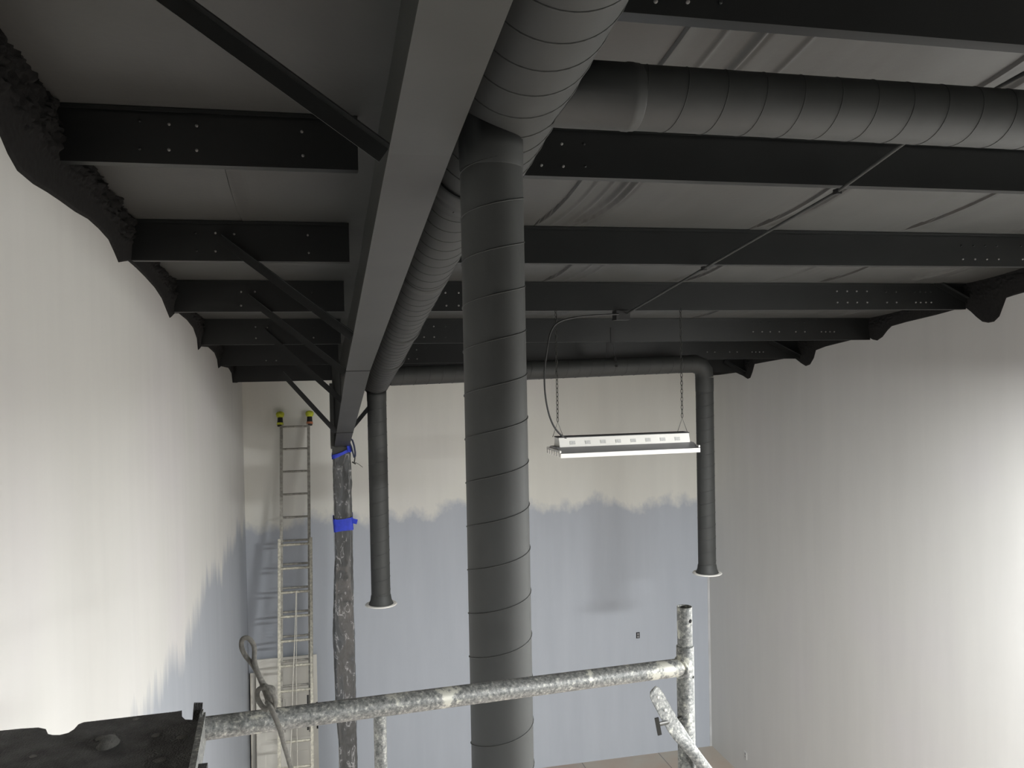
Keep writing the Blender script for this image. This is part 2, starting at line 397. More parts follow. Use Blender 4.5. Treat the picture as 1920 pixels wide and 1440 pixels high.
def purlin(k, side):
    y = PY[k]
    x0, x1 = (XL+.01, BXW-.108) if side == 'L' else (BXW+.012, XR-.01)
    t = thing('purlin', (names_L if side == 'L' else names_R)[k], 'purlin', (x0, y, pz(k, x0)),
              'roof purlins left of the rafter' if side == 'L' else 'roof purlins right of the rafter')
    mb = MB(); n = 24; th = .004; fl = .066; lip = .018
    # Z section: lip, bottom flange, web, top flange
    sec = [(fl, lip+.004), (fl-th, lip+.004), (fl-th, th), (0, th), (0, PH-th), (-fl+.004, PH-th), (-fl+.004, PH-lip), (-fl, PH-lip), (-fl, PH), (th, PH), (th, 0+.0), (fl, 0)]
    # keep web face at y, bottom flange away from camera, thin walls
    sec = [(fl, 0), (fl, lip), (fl-th, lip), (fl-th, th), (th, th), (th, PH), (-fl, PH), (-fl, PH-lip), (-fl+th, PH-lip), (-fl+th, PH-th), (0, PH-th), (0, 0)]
    m = len(sec); vs = []
    for i in range(n+1):
        x = x0+(x1-x0)*i/n; z = pz(k, x)
        for dy, dz in sec:
            if dz > PH*.5: dy *= .35 if dy < 0 else 1
            vs.append((x, y+dy, z+dz-(.004 if dz > PH*.5 else 0)))
    fs = [(i*m+j, (i+1)*m+j, (i+1)*m+(j+1) % m, i*m+(j+1) % m) for i in range(n) for j in range(m)]
    fs += [tuple(range(m))[::-1], tuple(n*m+j for j in range(m))]
    mb.add(vs, fs); mb.build('web', M['purlin'], t)
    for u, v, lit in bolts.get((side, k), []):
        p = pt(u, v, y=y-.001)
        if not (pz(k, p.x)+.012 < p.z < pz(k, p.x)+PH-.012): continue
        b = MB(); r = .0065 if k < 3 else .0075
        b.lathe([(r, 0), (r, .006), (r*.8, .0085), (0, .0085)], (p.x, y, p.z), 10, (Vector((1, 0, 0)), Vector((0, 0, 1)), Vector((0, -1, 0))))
        b.build('bolt', M['bolt'] if lit else M['purlin'], t)  # light put into the colour: pale heads where lit, purlin paint where dim
    return t
for k in range(1, 7): purlin(k, 'L')
for k in range(0, 7): purlin(k, 'R')

# ------------------------------------------------------------------ tapered rafter
FW = .09
prof = [(-2.5, CZ+1.30), (1.6, CZ+.716), (2.403, CZ+.622), (5.147, CZ+.214), (6.40, CZ+.012), (10.42, CZ-.905)]
def bxc(y):
    q = [(-3, .288), (2.4, .288), (5.147, .277), (6.40, .266), (10.43, .217)]
    for (a, c), (b, d_) in zip(q[:-1], q[1:]):
        if y <= b: return c+(d_-c)*(y-a)/(b-a)
    return q[-1][1]
def lerp(a, b, t): return a+(b-a)*t
t = thing('steel_rafter', 'deep tapered steel roof beam running from overhead to the wrapped column', 'beam', (BXW, prof[-1][0], prof[-1][1]))
mb = MB(); web = MB(); FW = .09
for (y0, z0), (y1, z1) in zip(prof[:-1], prof[1:]):
    c0, c1 = bxc(y0), bxc(y1)
    mb.hexa([(c0-FW, y0, z0), (c0+FW, y0, z0), (c1+FW, y1, z1), (c1-FW, y1, z1),
             (c0-FW, y0, z0+.012), (c0+FW, y0, z0+.012), (c1+FW, y1, z1+.012), (c1-FW, y1, z1+.012)])
    n = 6
    for i in range(n):
        ya, yb_ = lerp(y0, y1, i/n), lerp(y0, y1, (i+1)/n)
        za, zb = lerp(z0, z1, i/n), lerp(z0, z1, (i+1)/n); ca, cb_ = bxc(ya), bxc(yb_)
        ra, rb = ceilz(ca, ya)-.002, ceilz(cb_, yb_)-.002
        web.hexa([(ca-.005, ya, za+.012), (ca+.005, ya, za+.012), (cb_+.005, yb_, zb+.012), (cb_-.005, yb_, zb+.012),
                  (ca-.005, ya, ra), (ca+.005, ya, ra), (cb_+.005, yb_, rb), (cb_-.005, yb_, rb)])
mb.build('bottom_flange', M['beam'], t); web.build('web', M['beam'], t)
def flz(yy):
    for (y0, z0), (y1, z1) in zip(prof[:-1], prof[1:]):
        if y0 <= yy <= y1: return z0+(z1-z0)*(yy-y0)/(y1-y0)
    return prof[-1][1]
for yy in (6.40, 9.35):      # splice plates where flange sections butt together
    z = flz(yy); c0 = bxc(yy)
    s = MB(); s.box((c0-FW-.001, yy-.004, z-.004), (c0+FW+.001, yy+.008, z+.02)); s.build('splice', M['dark'], t)
# ------------------------------------------------------------------ flange braces
def brace(u0, v0, u1, v1, y, label, mirror=False, leg=.05, end=None):
    a = pt(u0, v0, y=y-.004); b = pt(u1, v1, y=y-.004) if end is None else Vector(end)
    mb = MB(); d = (b-a).normalized(); nrm = Vector((0, 1, 0)).cross(d)
    if nrm.z < 0: nrm = -nrm
    Yv = Vector((0, -1, 0)); th = .004
    # angle iron: one leg flat against the purlin web plane, the other pointing to the viewer
    for (p, q) in (((nrm*(-leg/2)), (nrm*(leg/2), Yv*th)), ((nrm*(leg/2-th)), (nrm*(leg/2), Yv*leg))):
        o = p; e1 = q[0]-o; e2 = q[1]
        mb.hexa([a+o, a+o+e1, a+o+e1+e2, a+o+e2, b+o, b+o+e1, b+o+e1+e2, b+o+e2])
    o = mb.build('angle_brace', M['purlin'], loc=(a.x, a.y, a.z))
    return tag(o, label, 'brace', 'angle braces between purlins and steelwork')
brace(235, -62, 720, 291, PY[0], 'largest dark angle brace, running from the top edge down to the rafter')
brace(412, 447, 660, 631, PY[2], 'second largest angle brace, from the second purlin left of rafter')
brace(463, 556, 648, 699, PY[3], 'angle brace from the third purlin down to the rafter')
brace(493, 620, 642, 752, PY[4], 'angle brace from the fourth purlin down to the rafter', leg=.05)
brace(528, 699, 630, 810, PY[5], 'thin far angle brace silhouetted against the cream wall above the ladder', leg=.05)
brace(745, 700, 657, 806, PY[5], 'short angle brace on the right side of rafter, behind the drop duct', leg=.045)
brace(1752, 530, 1846, 583, PY[3]-.02, 'dark angle brace at the largest lobe of the right wall edge', leg=.045)
brace(1443, 640, 1512, 676, PY[5]-.02, 'small dark angle brace at the far middle lobe of the right wall edge', leg=.045)
brace(1358, 678, 1404, 704, PY[6]-.02, 'smallest farthest dark angle brace at the right wall edge', leg=.045)

# ------------------------------------------------------------------ column, plastic wrap, tape
cx0, cx1 = pt(627, 900, y=10.45).x, pt(657, 900, y=10.45).x
cyv0, cyv1 = 10.45, 10.75
cm = (cx0+cx1)/2
mb = MB(); zt = ceilz(cm, 10.6)-.01
mb.box((cx0, cyv0, 0), (cx1, cyv0+.012, zt)); mb.box((cx0, cyv1-.012, 0), (cx1, cyv1, zt)); mb.box((cm-.005, cyv0, 0), (cm+.005, cyv1, zt))
mb.box((cx0-.02, cyv0-.012, pt(640, 852, y=10.45).z), (cx1+.0, cyv0, pt(640, 838, y=10.45).z))
mb.box((cx0-.035, 10.41, CZ-.93), (cx0+.012, cyv1, CZ-.13))     # haunch plate beside the flange
tag(mb.build('steel_column', M['beam'], loc=(cm, 10.6, 0)), 'dark steel column rising beside the ladder, bare only above its plastic wrapping', 'column')
# wrapped plastic sheeting
ztop = pt(640, 851, y=10.43).z
vs = []; nn = 40; nz_ = 150
for j in range(nz_+1):
    z = .01+(ztop-.01)*j/nz_
    for k in range(nn):
        a = 2*math.pi*k/nn; c_, s_ = math.cos(a), math.sin(a)
        e = .22; sx = (abs(c_)**e)*(1 if c_ > 0 else -1); sy_ = (abs(s_)**e)*(1 if s_ > 0 else -1)
        w_ = .012*fbm((c_*2, s_*2, z*1.6), 4)+.008*abs(fbm((c_*4+z*3, s_*4, z*5), 3))
        loose = .05*max(0, -c_)*max(0, math.sin((z-1.2)*1.3))*(1 if z < 3.75 else 0)
        vs.append((cm+sx*((cx1-cx0)/2+.010+w_+loose), 10.6+sy_*(.165+w_), z))
fs = [(j*nn+k, j*nn+(k+1) % nn, (j+1)*nn+(k+1) % nn, (j+1)*nn+k) for j in range(nz_) for k in range(nn)]
tag(MB().add(vs, fs, True).build('plastic_sheeting', M['wrap'], loc=(cm, 10.6, 0)), 'grey crinkled plastic sheeting wrapped around the column beside the ladder', 'plastic sheet')
def tape(z0, z1, tilt, label, tabs, full=True):
    vs = []; nn = 48
    for j in range(5):
        for k in range(nn):
            a = 2*math.pi*k/nn; c_, s_ = math.cos(a), math.sin(a); e = .22
            sx = (abs(c_)**e)*(1 if c_ > 0 else -1); sy_ = (abs(s_)**e)*(1 if s_ > 0 else -1)
            w_ = .024+.008*fbm((c_*3, s_*3, z0*3+j*.4), 3)
            z = z0+(z1-z0)*j/4+tilt*sx+(.018*fbm((a*2, j, z0), 3))
            vs.append((cm+sx*((cx1-cx0)/2+w_), 10.6+sy_*(.165+w_), z))
    mb = MB().add(vs, [(j*nn+k, j*nn+(k+1) % nn, (j+1)*nn+(k+1) % nn, (j+1)*nn+k) for j in range(4) for k in range(nn)], True)
    for (a, b, w_) in tabs: mb.bar(a, b, .004, w_)
    return tag(mb.build('masking_tape', M['tape'], loc=(cm, 10.6, z0)), label, 'tape', 'blue tape on the wrapped column')
zt1 = pt(640, 996, y=10.43).z; zt2 = pt(640, 972, y=10.43).z
tape(zt1, zt2, .01, 'wide blue masking tape band around the plastic-wrapped column, halfway up the view', [((cx1, 10.42, zt2-.03), (cx1+.07, 10.40, zt2-.05), .06)])
tape(ztop-.02, ztop+.03, .045, 'blue masking tape around the top of the wrapped column, under the rafter', [((cx1, 10.42, ztop+.03), (cx1-.02, 10.40, ztop+.16), .07)])
# strap bundle hanging beside the column head
t = thing('cable_bundle', 'dark blue cable ends hanging from the head of the wrapped column', 'cable', tuple(pt(657, 822, y=10.42)))
P_ = lambda *q: [pt(u, v, y=10.40) for u, v in q]
MB().tube(P_((655, 820), (661, 826), (664, 836), (666, 848), (666, 856)), .011, 8).tube(P_((655, 828), (659, 838), (662, 850), (664, 858)), .009, 8).build('cable', M['bluehose'], t)
MB().tube(P_((666, 854), (665, 862), (664, 869)), .008, 6).tube(P_((660, 866), (667, 870)), .009, 6).build('hook', M['chain'], t)
MB().tube(P_((666, 867), (672, 870), (680, 876)), .0035, 6).build('wire', M['chain'], t)

# ------------------------------------------------------------------ spiral ducts
def frame_of(d):
    d = Vector(d).normalized(); x = d.cross(Vector((0, 0, 1)))
    if x.length < .05: x = Vector((1, 0, 0))
    x.normalize(); return x, d.cross(x), d
def pipe(a, b, r, pitch=.137, phase=0, hand=1, n=56, bead=.0022, caps=(False, False), clip=None):
    a = Vector(a); b = Vector(b); L = (b-a).length; X, Y, Z = frame_of(b-a)
    mb = MB(); m = max(2, int(L/.25))
    mb.lathe([(r, L*i/m) for i in range(m+1)], a, n, (X, Y, Z))
    mb.lathe([(r-.004, L), (r-.004, 0)], a, n, (X, Y, Z))
    turns = L/pitch; st = int(turns*36); pts = []
    for i in range(st+1):
        h = L*i/st; an = hand*2*math.pi*h/pitch+phase
        pts.append(a+(X*math.cos(an)+Y*math.sin(an))*(r+.0006)+Z*h)
    mb.tube(pts, bead, 6)
    for c, e in zip(caps, (0, L)):
        if c: mb.lathe([(0, e), (r, e)], a, n, (X, Y, Z))
    if clip: mb.v = [clip(*q) for q in mb.v]
    return mb
XD = .585; SL = .158
def axz(y): return CZ+.895-SL*(y-2.6)
t = thing('main_duct', 'large dark spiral duct running along the right side of the rafter', 'duct', (XD, 2.6, axz(2.6)))
pipe((XD+.015, -2.6, axz(-2.6)+.008), (XD+.015, 3.22, axz(3.22)+.008), .186, bead=.003).build('large_section', M['duct'], t)
pipe((XD-.005, 3.30, axz(3.30)), (XD-.03, 9.0, axz(9.0)+.0), .14, caps=(False, True)).build('small_section', M['duct'], t)
X, Y, Z = frame_of((0, 1, -SL))
mb = MB(); mb.lathe([(.180, -.10), (.189, -.10), (.189, -.03), (.187, 0), (.142, .11), (.146, .13), (.146, .2), (.138, .2)], (XD, 3.22, axz(3.22)), 48, (X, Y, Z))
mb.build('reducer', M['duct'], t)
for yy in (4.65, 6.1, 7.3):
    mb = MB(); X, Y, Z = frame_of((0, 1, -SL))
    mb.lathe([(.139, -.05), (.1435, -.05), (.1445, 0), (.1435, .05), (.139, .05)], (XD-.012, yy, axz(yy)), 48, (X, Y, Z)); mb.build('coupling', M['duct'], t)
mb = MB()
for i in range(12):
    a_ = random.uniform(-.9, .2); h = random.uniform(3.08, 3.3)
    p = Vector((XD, h, axz(h)))+(Vector((math.cos(a_-1.1), 0, math.sin(a_-1.1))))*.177
    r_ = random.uniform(.0015, .004); mb = MB(); mb.tube([p-Vector((r_, 0, r_)), p+Vector((r_, 0, r_))], r_, 6); mb.build('sealant_speck', M['dark'], t)

def drop(x, y, ztop_, zbot, r, label, n_collar=True, phase=0, clip=lambda a, b, c: (a, b, c)):
    t = thing('drop_duct', label, 'duct', (x, y, zbot), 'vertical drop ducts')
    pipe((x, y, zbot), (x, y, ztop_), r, hand=1, phase=phase, pitch=.139, clip=clip).build('pipe', M['duct'], t)
    mb = MB(); mb.lathe([(r+.0005, ztop_-zbot-.16), (r+.002, ztop_-zbot-.155), (r+.003, ztop_-zbot-.1), (r+.003, ztop_-zbot-.02), (r+.003, ztop_-zbot)], (x, y, zbot), 48); mb.v = [clip(*q) for q in mb.v]
    if r > 0: mb.build('sealed_joint', M['duct'], t)
    mb = MB(); mb.lathe([(r+.001, .085), (r+.004, .08), (r+.012, .03), (r+.024, 0), (r+.03, -.012), (r+.018, -.012), (r, .03)], (x, y, zbot), 48); mb.build('flared_end', M['duct'], t)
    mb = MB(); mb.lathe([(r+.028, -.012), (r+.062, -.012), (r+.068, -.018), (r+.062, -.024), (r+.02, -.024), (r+.02, -.014)], (x, y, zbot), 48); mb.build('outlet_ring', M['white'], t)
    mb = MB(); mb.lathe([(0, -.03), (r*.35, -.045), (r*.35, -.05), (r*.5, -.03), (r*.9, -.02), (r+.02, -.02)], (x, y, zbot), 40); mb.build('diffuser', M['duct'], t)
    return t
def under(x0, r0, dz=0):
    return lambda a, b, c: (a, b, min(c, axz(b)+dz-math.sqrt(max(0, r0*r0-(a-x0)**2))-.001))
drop(.538, 2.6, axz(2.6)-.10, CZ-2.6, .1, 'nearest and widest vertical spiral duct, in front of the middle of view', phase=2.2, clip=under(XD+.015, .187, .008))
drop(.555, 8.88, axz(8.88)-.05, CZ-2.44, .1, 'vertical spiral duct ending beside the wrapped column, left of the nearest one', clip=under(XD-.03, .1415))
drop(4.262, 8.8, CZ-.134, CZ-2.36, .1, 'vertical spiral duct at the right end of the far horizontal duct')
mb = MB()
t = thing('branch_duct', 'near horizontal spiral duct branching right from main duct below top right purlin', 'duct', (XD, 2.55, CZ+.915))
bcl = lambda a, b, c: (max(a, XD+.015+math.sqrt(max(0, .188**2-(c-axz(b)-.008)**2))), b, c)
pipe((XD+.15, 2.55, CZ+.872), (6.0-.24, 2.55, CZ+.868), .103, hand=-1, bead=.0014, clip=bcl).build('pipe', M['duct'], t)
X, Y, Z = frame_of((1, 0, 0))
mb = MB(); mb.lathe([(.104, 0), (.1055, .05), (.1055, .24), (.1075, .245), (.1075, .262), (.1055, .267), (.1055, .28), (.103, .285)], (XD+.14, 2.55, CZ+.872), 48, (X, Y, Z)); mb.v = [bcl(*q) for q in mb.v]; mb.build('takeoff_collar', M['duct'], t)
t = thing('branch_duct', 'far horizontal spiral duct in front of the back wall, turning down at its right end', 'duct', (XD, 8.8, CZ-.04))
za_, zb_ = CZ-.047, CZ+.027
pipe((XD-.03+.141, 8.8, za_), (4.12, 8.8, zb_), .1, hand=-1).build('pipe', M['duct'], t)
# segmented elbow
pts = [(4.08, 8.8, zb_), (4.14, 8.8, zb_-.001), (4.215, 8.8, zb_-.03), (4.255, 8.8, zb_-.085), (4.262, 8.8, zb_-.158)]
MB().tube(pts, [.102, .104, .106, .104, .102], 40).build('elbow', M['duct'], t)
t2 = MB(); x_ = pt(1148, 640, y=PY[4]).x
t2.bar((x_, PY[4]-.006, CZ+.40), (x_, PY[4]-.006, CZ+.24), .035, .003, (0, 1, 0)); q_ = pt(1153, 668, y=8.74); t2.bar((x_, PY[4]-.006, CZ+.24), q_, .03, .003, (1, 0, 0)); t2.bar(q_, (q_.x, 8.695, q_.z-.12), .03, .003, (0, 1, 0))
t2.build('hanger_strap', M['dark'], t)
t3 = MB(); x_ = pt(1139, 640, y=8.8).x
t3.bar((x_, 8.80, CZ+.31), (x_, 8.80, zb_+.08), .03, .003, (0, 1, 0)); t3.build('hanger_strap', M['dark'], t)

# ------------------------------------------------------------------ conduit, junction box, whip
pts = [pt(1740, 265, y=2.95), pt(1725, 275, y=3.1), pt(1570, 355, y=3.775), pt(1320, 500, y=5.147), pt(1176, 585, y=6.49)]
pts = [Vector((p.x, p.y, p.z-.012)) for p in pts]
pts[0] = Vector((pts[1].x-.0, 2.40, CZ+1.06)); pts[1].z = CZ+.985
t = thing('conduit', 'thin dark conduit pipe slanting across the purlins down to the junction box', 'conduit', tuple(pts[-1]))
MB().tube(pts, .0085, 10).build('pipe', M['duct'], t)
for p in pts[2:4]:
    mb = MB(); mb.box((p.x-.014, p.y-.018, p.z-.013), (p.x+.014, p.y+.018, p.z+.013)); mb.build('clamp', M['dark'], t)
jb = pt(1167, 590, y=6.52)
t = thing('junction_box', 'small dark square junction box under the purlin between the fixture chains', 'electrical box', (jb.x, 6.55, CZ+.42))
MB().box((jb.x-.06, 6.50, CZ+.40), (jb.x+.06, 6.60, CZ+.469)).build('box', M['dark'], t)
MB().box((jb.x-.063, 6.497, CZ+.392), (jb.x+.063, 6.603, CZ+.40)).build('cover_plate', M['dark'], t)
# ------------------------------------------------------------------ hanging light fixtures
def fixture(cx, cyy, z, L, label, lit, ceilh, wob=0):
    t = thing('hanging_light', label, 'light fixture', (cx, cyy, z), 'suspended strip light fixtures')
    W = .42; x0, x1 = cx-L/2, cx+L/2
    # ballast housing
    mb = MB(); h0, h1 = z+.02, z+.095
    mb.hexa([(x0+.03, cyy-.085, h0), (x1-.03, cyy-.085, h0), (x1-.03, cyy+.085, h0), (x0+.03, cyy+.085, h0), (x0+.03, cyy-.06, h1), (x1-.03, cyy-.06, h1), (x1-.03, cyy+.06, h1), (x0+.03, cyy+.06, h1)])
    mb.build('ballast_housing', M['white'], t)
    mb = MB(); mb.box((x0+.025, cyy-.06, h1), (x1-.025, cyy+.06, h1+.008)); mb.build('top_cover', M['dark'], t)
    for i in range(8):
        xx = x0+.14+(L-.28)*i/7
        sl = MB(); sl.bar((xx, cyy-.0795, h0+.02), (xx, cyy-.0715, h0+.047), .045, .004, (0, 1, 0)); sl.build('vent', M['vent'], t)
    # reflector wings (angled sheets, seen from above)
    mb = MB()
    for s in (-1, 1):
        ys = [.085, .15, W/2]; zs = [.022, .0, -.02]
        for i in range(2):
            a0, a1, c0, c1 = cyy+s*ys[i], cyy+s*ys[i+1], z+zs[i], z+zs[i+1]
            mb.hexa([(x0, a0, c0-.003), (x1, a0, c0-.003), (x1, a1, c1-.003), (x0, a1, c1-.003), (x0, a0, c0), (x1, a0, c0), (x1, a1, c1), (x0, a1, c1)])
    mb.hexa([(x0, cyy-.09, z+.017), (x1, cyy-.09, z+.017), (x1, cyy+.09, z+.017), (x0, cyy+.09, z+.017), (x0, cyy-.09, z+.022), (x1, cyy-.09, z+.022), (x1, cyy+.09, z+.022), (x0, cyy+.09, z+.022)])
    mb.build('reflector', M['reflector'], t)
    for i in range(6):
        yy = cyy-.175+.07*i
        MB().tube([(x0-.0, yy, z-.028), (x1, yy, z-.028)], .014, 12).build('tube_lamp', M['lit'] if lit else M['plas'], t)
    for xe in (x0-.004, x1-.008):
        mb = MB(); 
        for i in range(6): mb.box((xe, cyy-.175+.07*i-.017, z-.045), (xe+.012, cyy-.175+.07*i+.017, z-.008))
        mb.box((xe, cyy-.2, z-.012), (xe+.012, cyy+.2, z+.004)); mb.build('end_cap', M['white'], t)
    mb = MB(); mb.hexa([(x0, cyy-W/2-.001, z-.052), (x1, cyy-W/2-.001, z-.052), (x1, cyy-W/2+.003, z-.052), (x0, cyy-W/2+.003, z-.052), (x0, cyy-W/2-.001, z-.018), (x1, cyy-W/2-.001, z-.018), (x1, cyy-W/2+.003, z-.018), (x0, cyy-W/2+.003, z-.018)])
    mb.build('side_lip', M['white'], t)
    # V hooks and chains
    for s, xc in ((-1, cx-L/2+.04), (1, cx+L/2-.06)):
        xt = xc
        top = z+.22
        mb = MB(); mb.tube([(xc-.045, cyy, z+.1), (xc, cyy, top), (xc+.045, cyy, z+.1)], .0025, 6); mb.build('hanger_hook', M['chain'], t)
        mb = MB(); zz = top; i = 0; pitch = .034; ln = .021
        while zz < ceilh-.01:
            a = (0 if i % 2 else math.pi/2)+.6; ex = Vector((math.cos(a), math.sin(a), 0)); c = Vector((xc+(ceilh and 0), cyy, zz+ln))
            ring = [c+ex*math.cos(q)*.009+Vector((0, 0, 1))*math.sin(q)*ln for q in [2*math.pi*k/10 for k in range(10)]]
            mb.tube(ring, .0028, 5, closed=True); zz += pitch; i += 1
        mb.build('chain', M['chain'], t)
    return t
FX = .5*(1.84+2.99)
fixture(FX, 6.52, CZ-.655, 1.19, 'unlit white six-tube strip light hanging on two chains below the purlins', False, CZ+.474)
# black cable from box to fixture
q = [(1160, 589, 6.50), (1120, 591, 6.49), (1080, 595, 6.48), (1048, 604, 6.47), (1033, 622, 6.46), (1026, 655, 6.45), (1021, 700, 6.45), (1023, 745, 6.45), (1032, 785, 6.45), (1048, 812, 6.46), (1075, 829, 6.47), (1105, 834, 6.49), (1140, 831, 6.51), (1160, 829, 6.52), (1168, 831, 6.52)]
ctl = [pt(u, v, y=y) for u, v, y in q]
def smooth(P, n=6, closed=False):
    out = []; m = len(P)
    for i in range(m if closed else m-1):
        g = lambda k: P[k % m] if closed else P[max(0, min(m-1, k))]
        p0, p1, p2, p3 = g(i-1), g(i), g(i+1), g(i+2)
        for j in range(n):
            t_ = j/n
            out.append(.5*((2*p1)+(p2-p0)*t_+(2*p0-5*p1+4*p2-p3)*t_*t_+(3*p1-p0-3*p2+p3)*t_**3))
    if not closed: out.append(P[-1])
    return out
cb = MB().tube(smooth(ctl), .0075, 8).build('power_cable', M['cable'], loc=tuple(ctl[0]))
tag(cb, 'black power cable looping from the junction box down to the strip light', 'cable')

def lit_fixture(x, y, z, label, power):
    t = fixture(x, y, z, 1.22, label, True, roofz(x, y)-.1)
    l = bpy.data.lights.new('tube_light', 'AREA'); l.shape = 'RECTANGLE'; l.size = 1.18; l.size_y = .38
    l.energy = power; l.color = (.985, .99, 1)
    o = bpy.data.objects.new('tube_light', l); COL.objects.link(o); o.parent = t; o.location = (0, 0, -.06); o.rotation_euler = (.03, 0, 0)
lit_fixture(4.5, 3.0, CZ-.02, 'lit strip light hanging at right beyond the frame, beside the scaffold', LAMP_W*.68)
lit_fixture(3.3, -.1, CZ-.02, 'added unseen strip light at right, level with the camera', LAMP_W*.45)  # second lamp added to split the main light and soften its shadows
lit_fixture(2.4, -1.3, CZ-.2, 'lit strip light hanging behind the camera', LAMP_W*.22)

# ------------------------------------------------------------------ electrical outlet on the back wall
p = pt(1196, 1191, y=YB)
t = thing('wall_outlet', 'small electrical outlet with no cover low on the grey back wall', 'outlet', (p.x, YB, p.z))
MB().box((p.x-.028, YB-.006, p.z-.045), (p.x+.028, YB, p.z+.045)).build('box', M['hole'], t)
for dz in (-.02, .02): MB().box((p.x-.016, YB-.012, p.z+dz-.014), (p.x+.016, YB-.006, p.z+dz+.014)).build('socket', M['louver'], t)
p = pt(1398, 1416, x=XR)
t = thing('wall_outlet', 'tiny pale outlet box low on the right wall near the corner', 'outlet', (XR, p.y, p.z))
MB().box((XR-.006, p.y-.04, p.z-.05), (XR, p.y+.04, p.z+.05)).build('cover_plate', M['wallr'], t)
for dz in (-.02, .02): MB().box((XR-.009, p.y-.012, p.z+dz-.012), (XR-.006, p.y+.012, p.z+dz+.012)).build('socket', M['louver'], t)

# ------------------------------------------------------------------ extension ladder
A = Vector((-.37, 11.74, pt(553, 797, y=11.74).z)); B = Vector((-.42, 10.55, 0))
A = Vector((pt(553, 797, y=11.72).x, 11.72, A.z)); 
bm_ = pt(553, 1300, y=10.9).x; B.x = A.x+(bm_-A.x)*1.28
d = (B-A).normalized(); nrm = Vector((1, 0, 0)).cross(d).normalized()   # towards the room or wall
if nrm.y > 0: nrm = -nrm
t = thing('extension_ladder', 'tall aluminium extension ladder leaning on the back wall, yellow mitts on top', 'ladder', tuple(B))
Ltot = (B-A).length
hw = .195
def rail(s, off, a, b, mat_, wid, dep, name='rail'):
    P0 = A+d*a+Vector((s*off, 0, 0)); P1 = A+d*b+Vector((s*off, 0, 0))
    mb = MB(); X = Vector((1, 0, 0))
    # C channel
    for (ox, on, wx, wn) in ((0, 0, .006, dep), (-s*wid/2, dep/2-.003, wid, .006), (-s*wid/2, -dep/2+.003, wid, .006)):
        c = X*ox+nrm*on
        mb.hexa([P0+c+X*i*wx/2+nrm*j*wn/2 for i, j in ((-1,-1),(1,-1),(1,1),(-1,1))]+[P1+c+X*i*wx/2+nrm*j*wn/2 for i, j in ((-1,-1),(1,-1),(1,1),(-1,1))])
    return mb.build(name, mat_, t)
sp = .305
ov = 1.52     # where the base section begins
fly_end = 3.95
for s in (-1, 1): rail(s, hw, -.02, fly_end, M['alum'], .035, .06)
n_ = int(fly_end/sp)+1
for i in range(n_):
    c = A+d*(sp*i+.02); mb = MB(); mb.tube([c-Vector((hw, 0, 0)), c+Vector((hw, 0, 0))], .014, 10); mb.build('rung', M['alum'], t)
off2 = nrm*.05
Aold = A; A = A+off2
for s in (-1, 1): rail(s, hw+.022, ov, Ltot-.05, M['alum2'], .034, .062)
n2 = int((Ltot-ov)/sp)
for i in range(n2):
    c = A+d*(ov+.08+sp*i); mb = MB(); mb.tube([c-Vector((hw+.02, 0, 0)), c+Vector((hw+.02, 0, 0))], .016, 10); mb.build('rung', M['alum2'], t)
A = Aold
for s, m2 in ((-1, 'dark'), (1, 'orange')):
    c = A+Vector((s*hw, 0, 0)) - d*.02
    mb = MB(); mb.tube([c+d*.03, c-d*.01, c-d*.05, c-d*.10], [.036, .04, .036, .033], 14); mb.build('end_cover', M['dark'], t)
    mb = MB(); mb.tube([c+d*.012, c-d*.018], [.043, .043], 14); mb.build('cover_band', M['yellow'] if s < 0 else M['orange'], t)
    mb = MB(); mb.tube([c-d*.09, c-d*.115, c-d*.145, c-d*.165, c-d*.175], [.036, .052, .056, .042, .012], 16); mb.build('bumper_mitt', M['yellow'], t)
def lp(x, s, o=.1): return A+d*s+Vector((x, 0, 0))+nrm*o
rp = smooth([lp(.01, 2.2), lp(0, 2.6), lp(-.03, 3.3, .11), lp(-.05, 3.9, .1), lp(-.08, 4.5, .12), lp(-.04, 4.65, .13), lp(-.08, 5.0, .1)], 8)
MB().tube(rp, .006, 6).tube([lp(.02, 2.2), lp(.01, 3.2), lp(.02, 4.3), lp(.01, 5.2)], .004, 6).build('pull_rope', M['string'], t)
for x_ in (-.13, .15):
    mb = MB(); mb.bar(lp(x_, 3.5, .07), lp(x_, 3.92, .07), .02, .02); mb.build('rung_lock', M['dark'] if x_ > 0 else M['alum'], t)
for s in (-1, 1):
    c = A+off2+d*(Ltot-.05)+Vector((s*(hw+.02), 0, 0)); mb = MB(); mb.box((c.x-.03, c.y-.06, 0), (c.x+.03, c.y+.04, .06)); mb.build('foot', M['cable'], t)

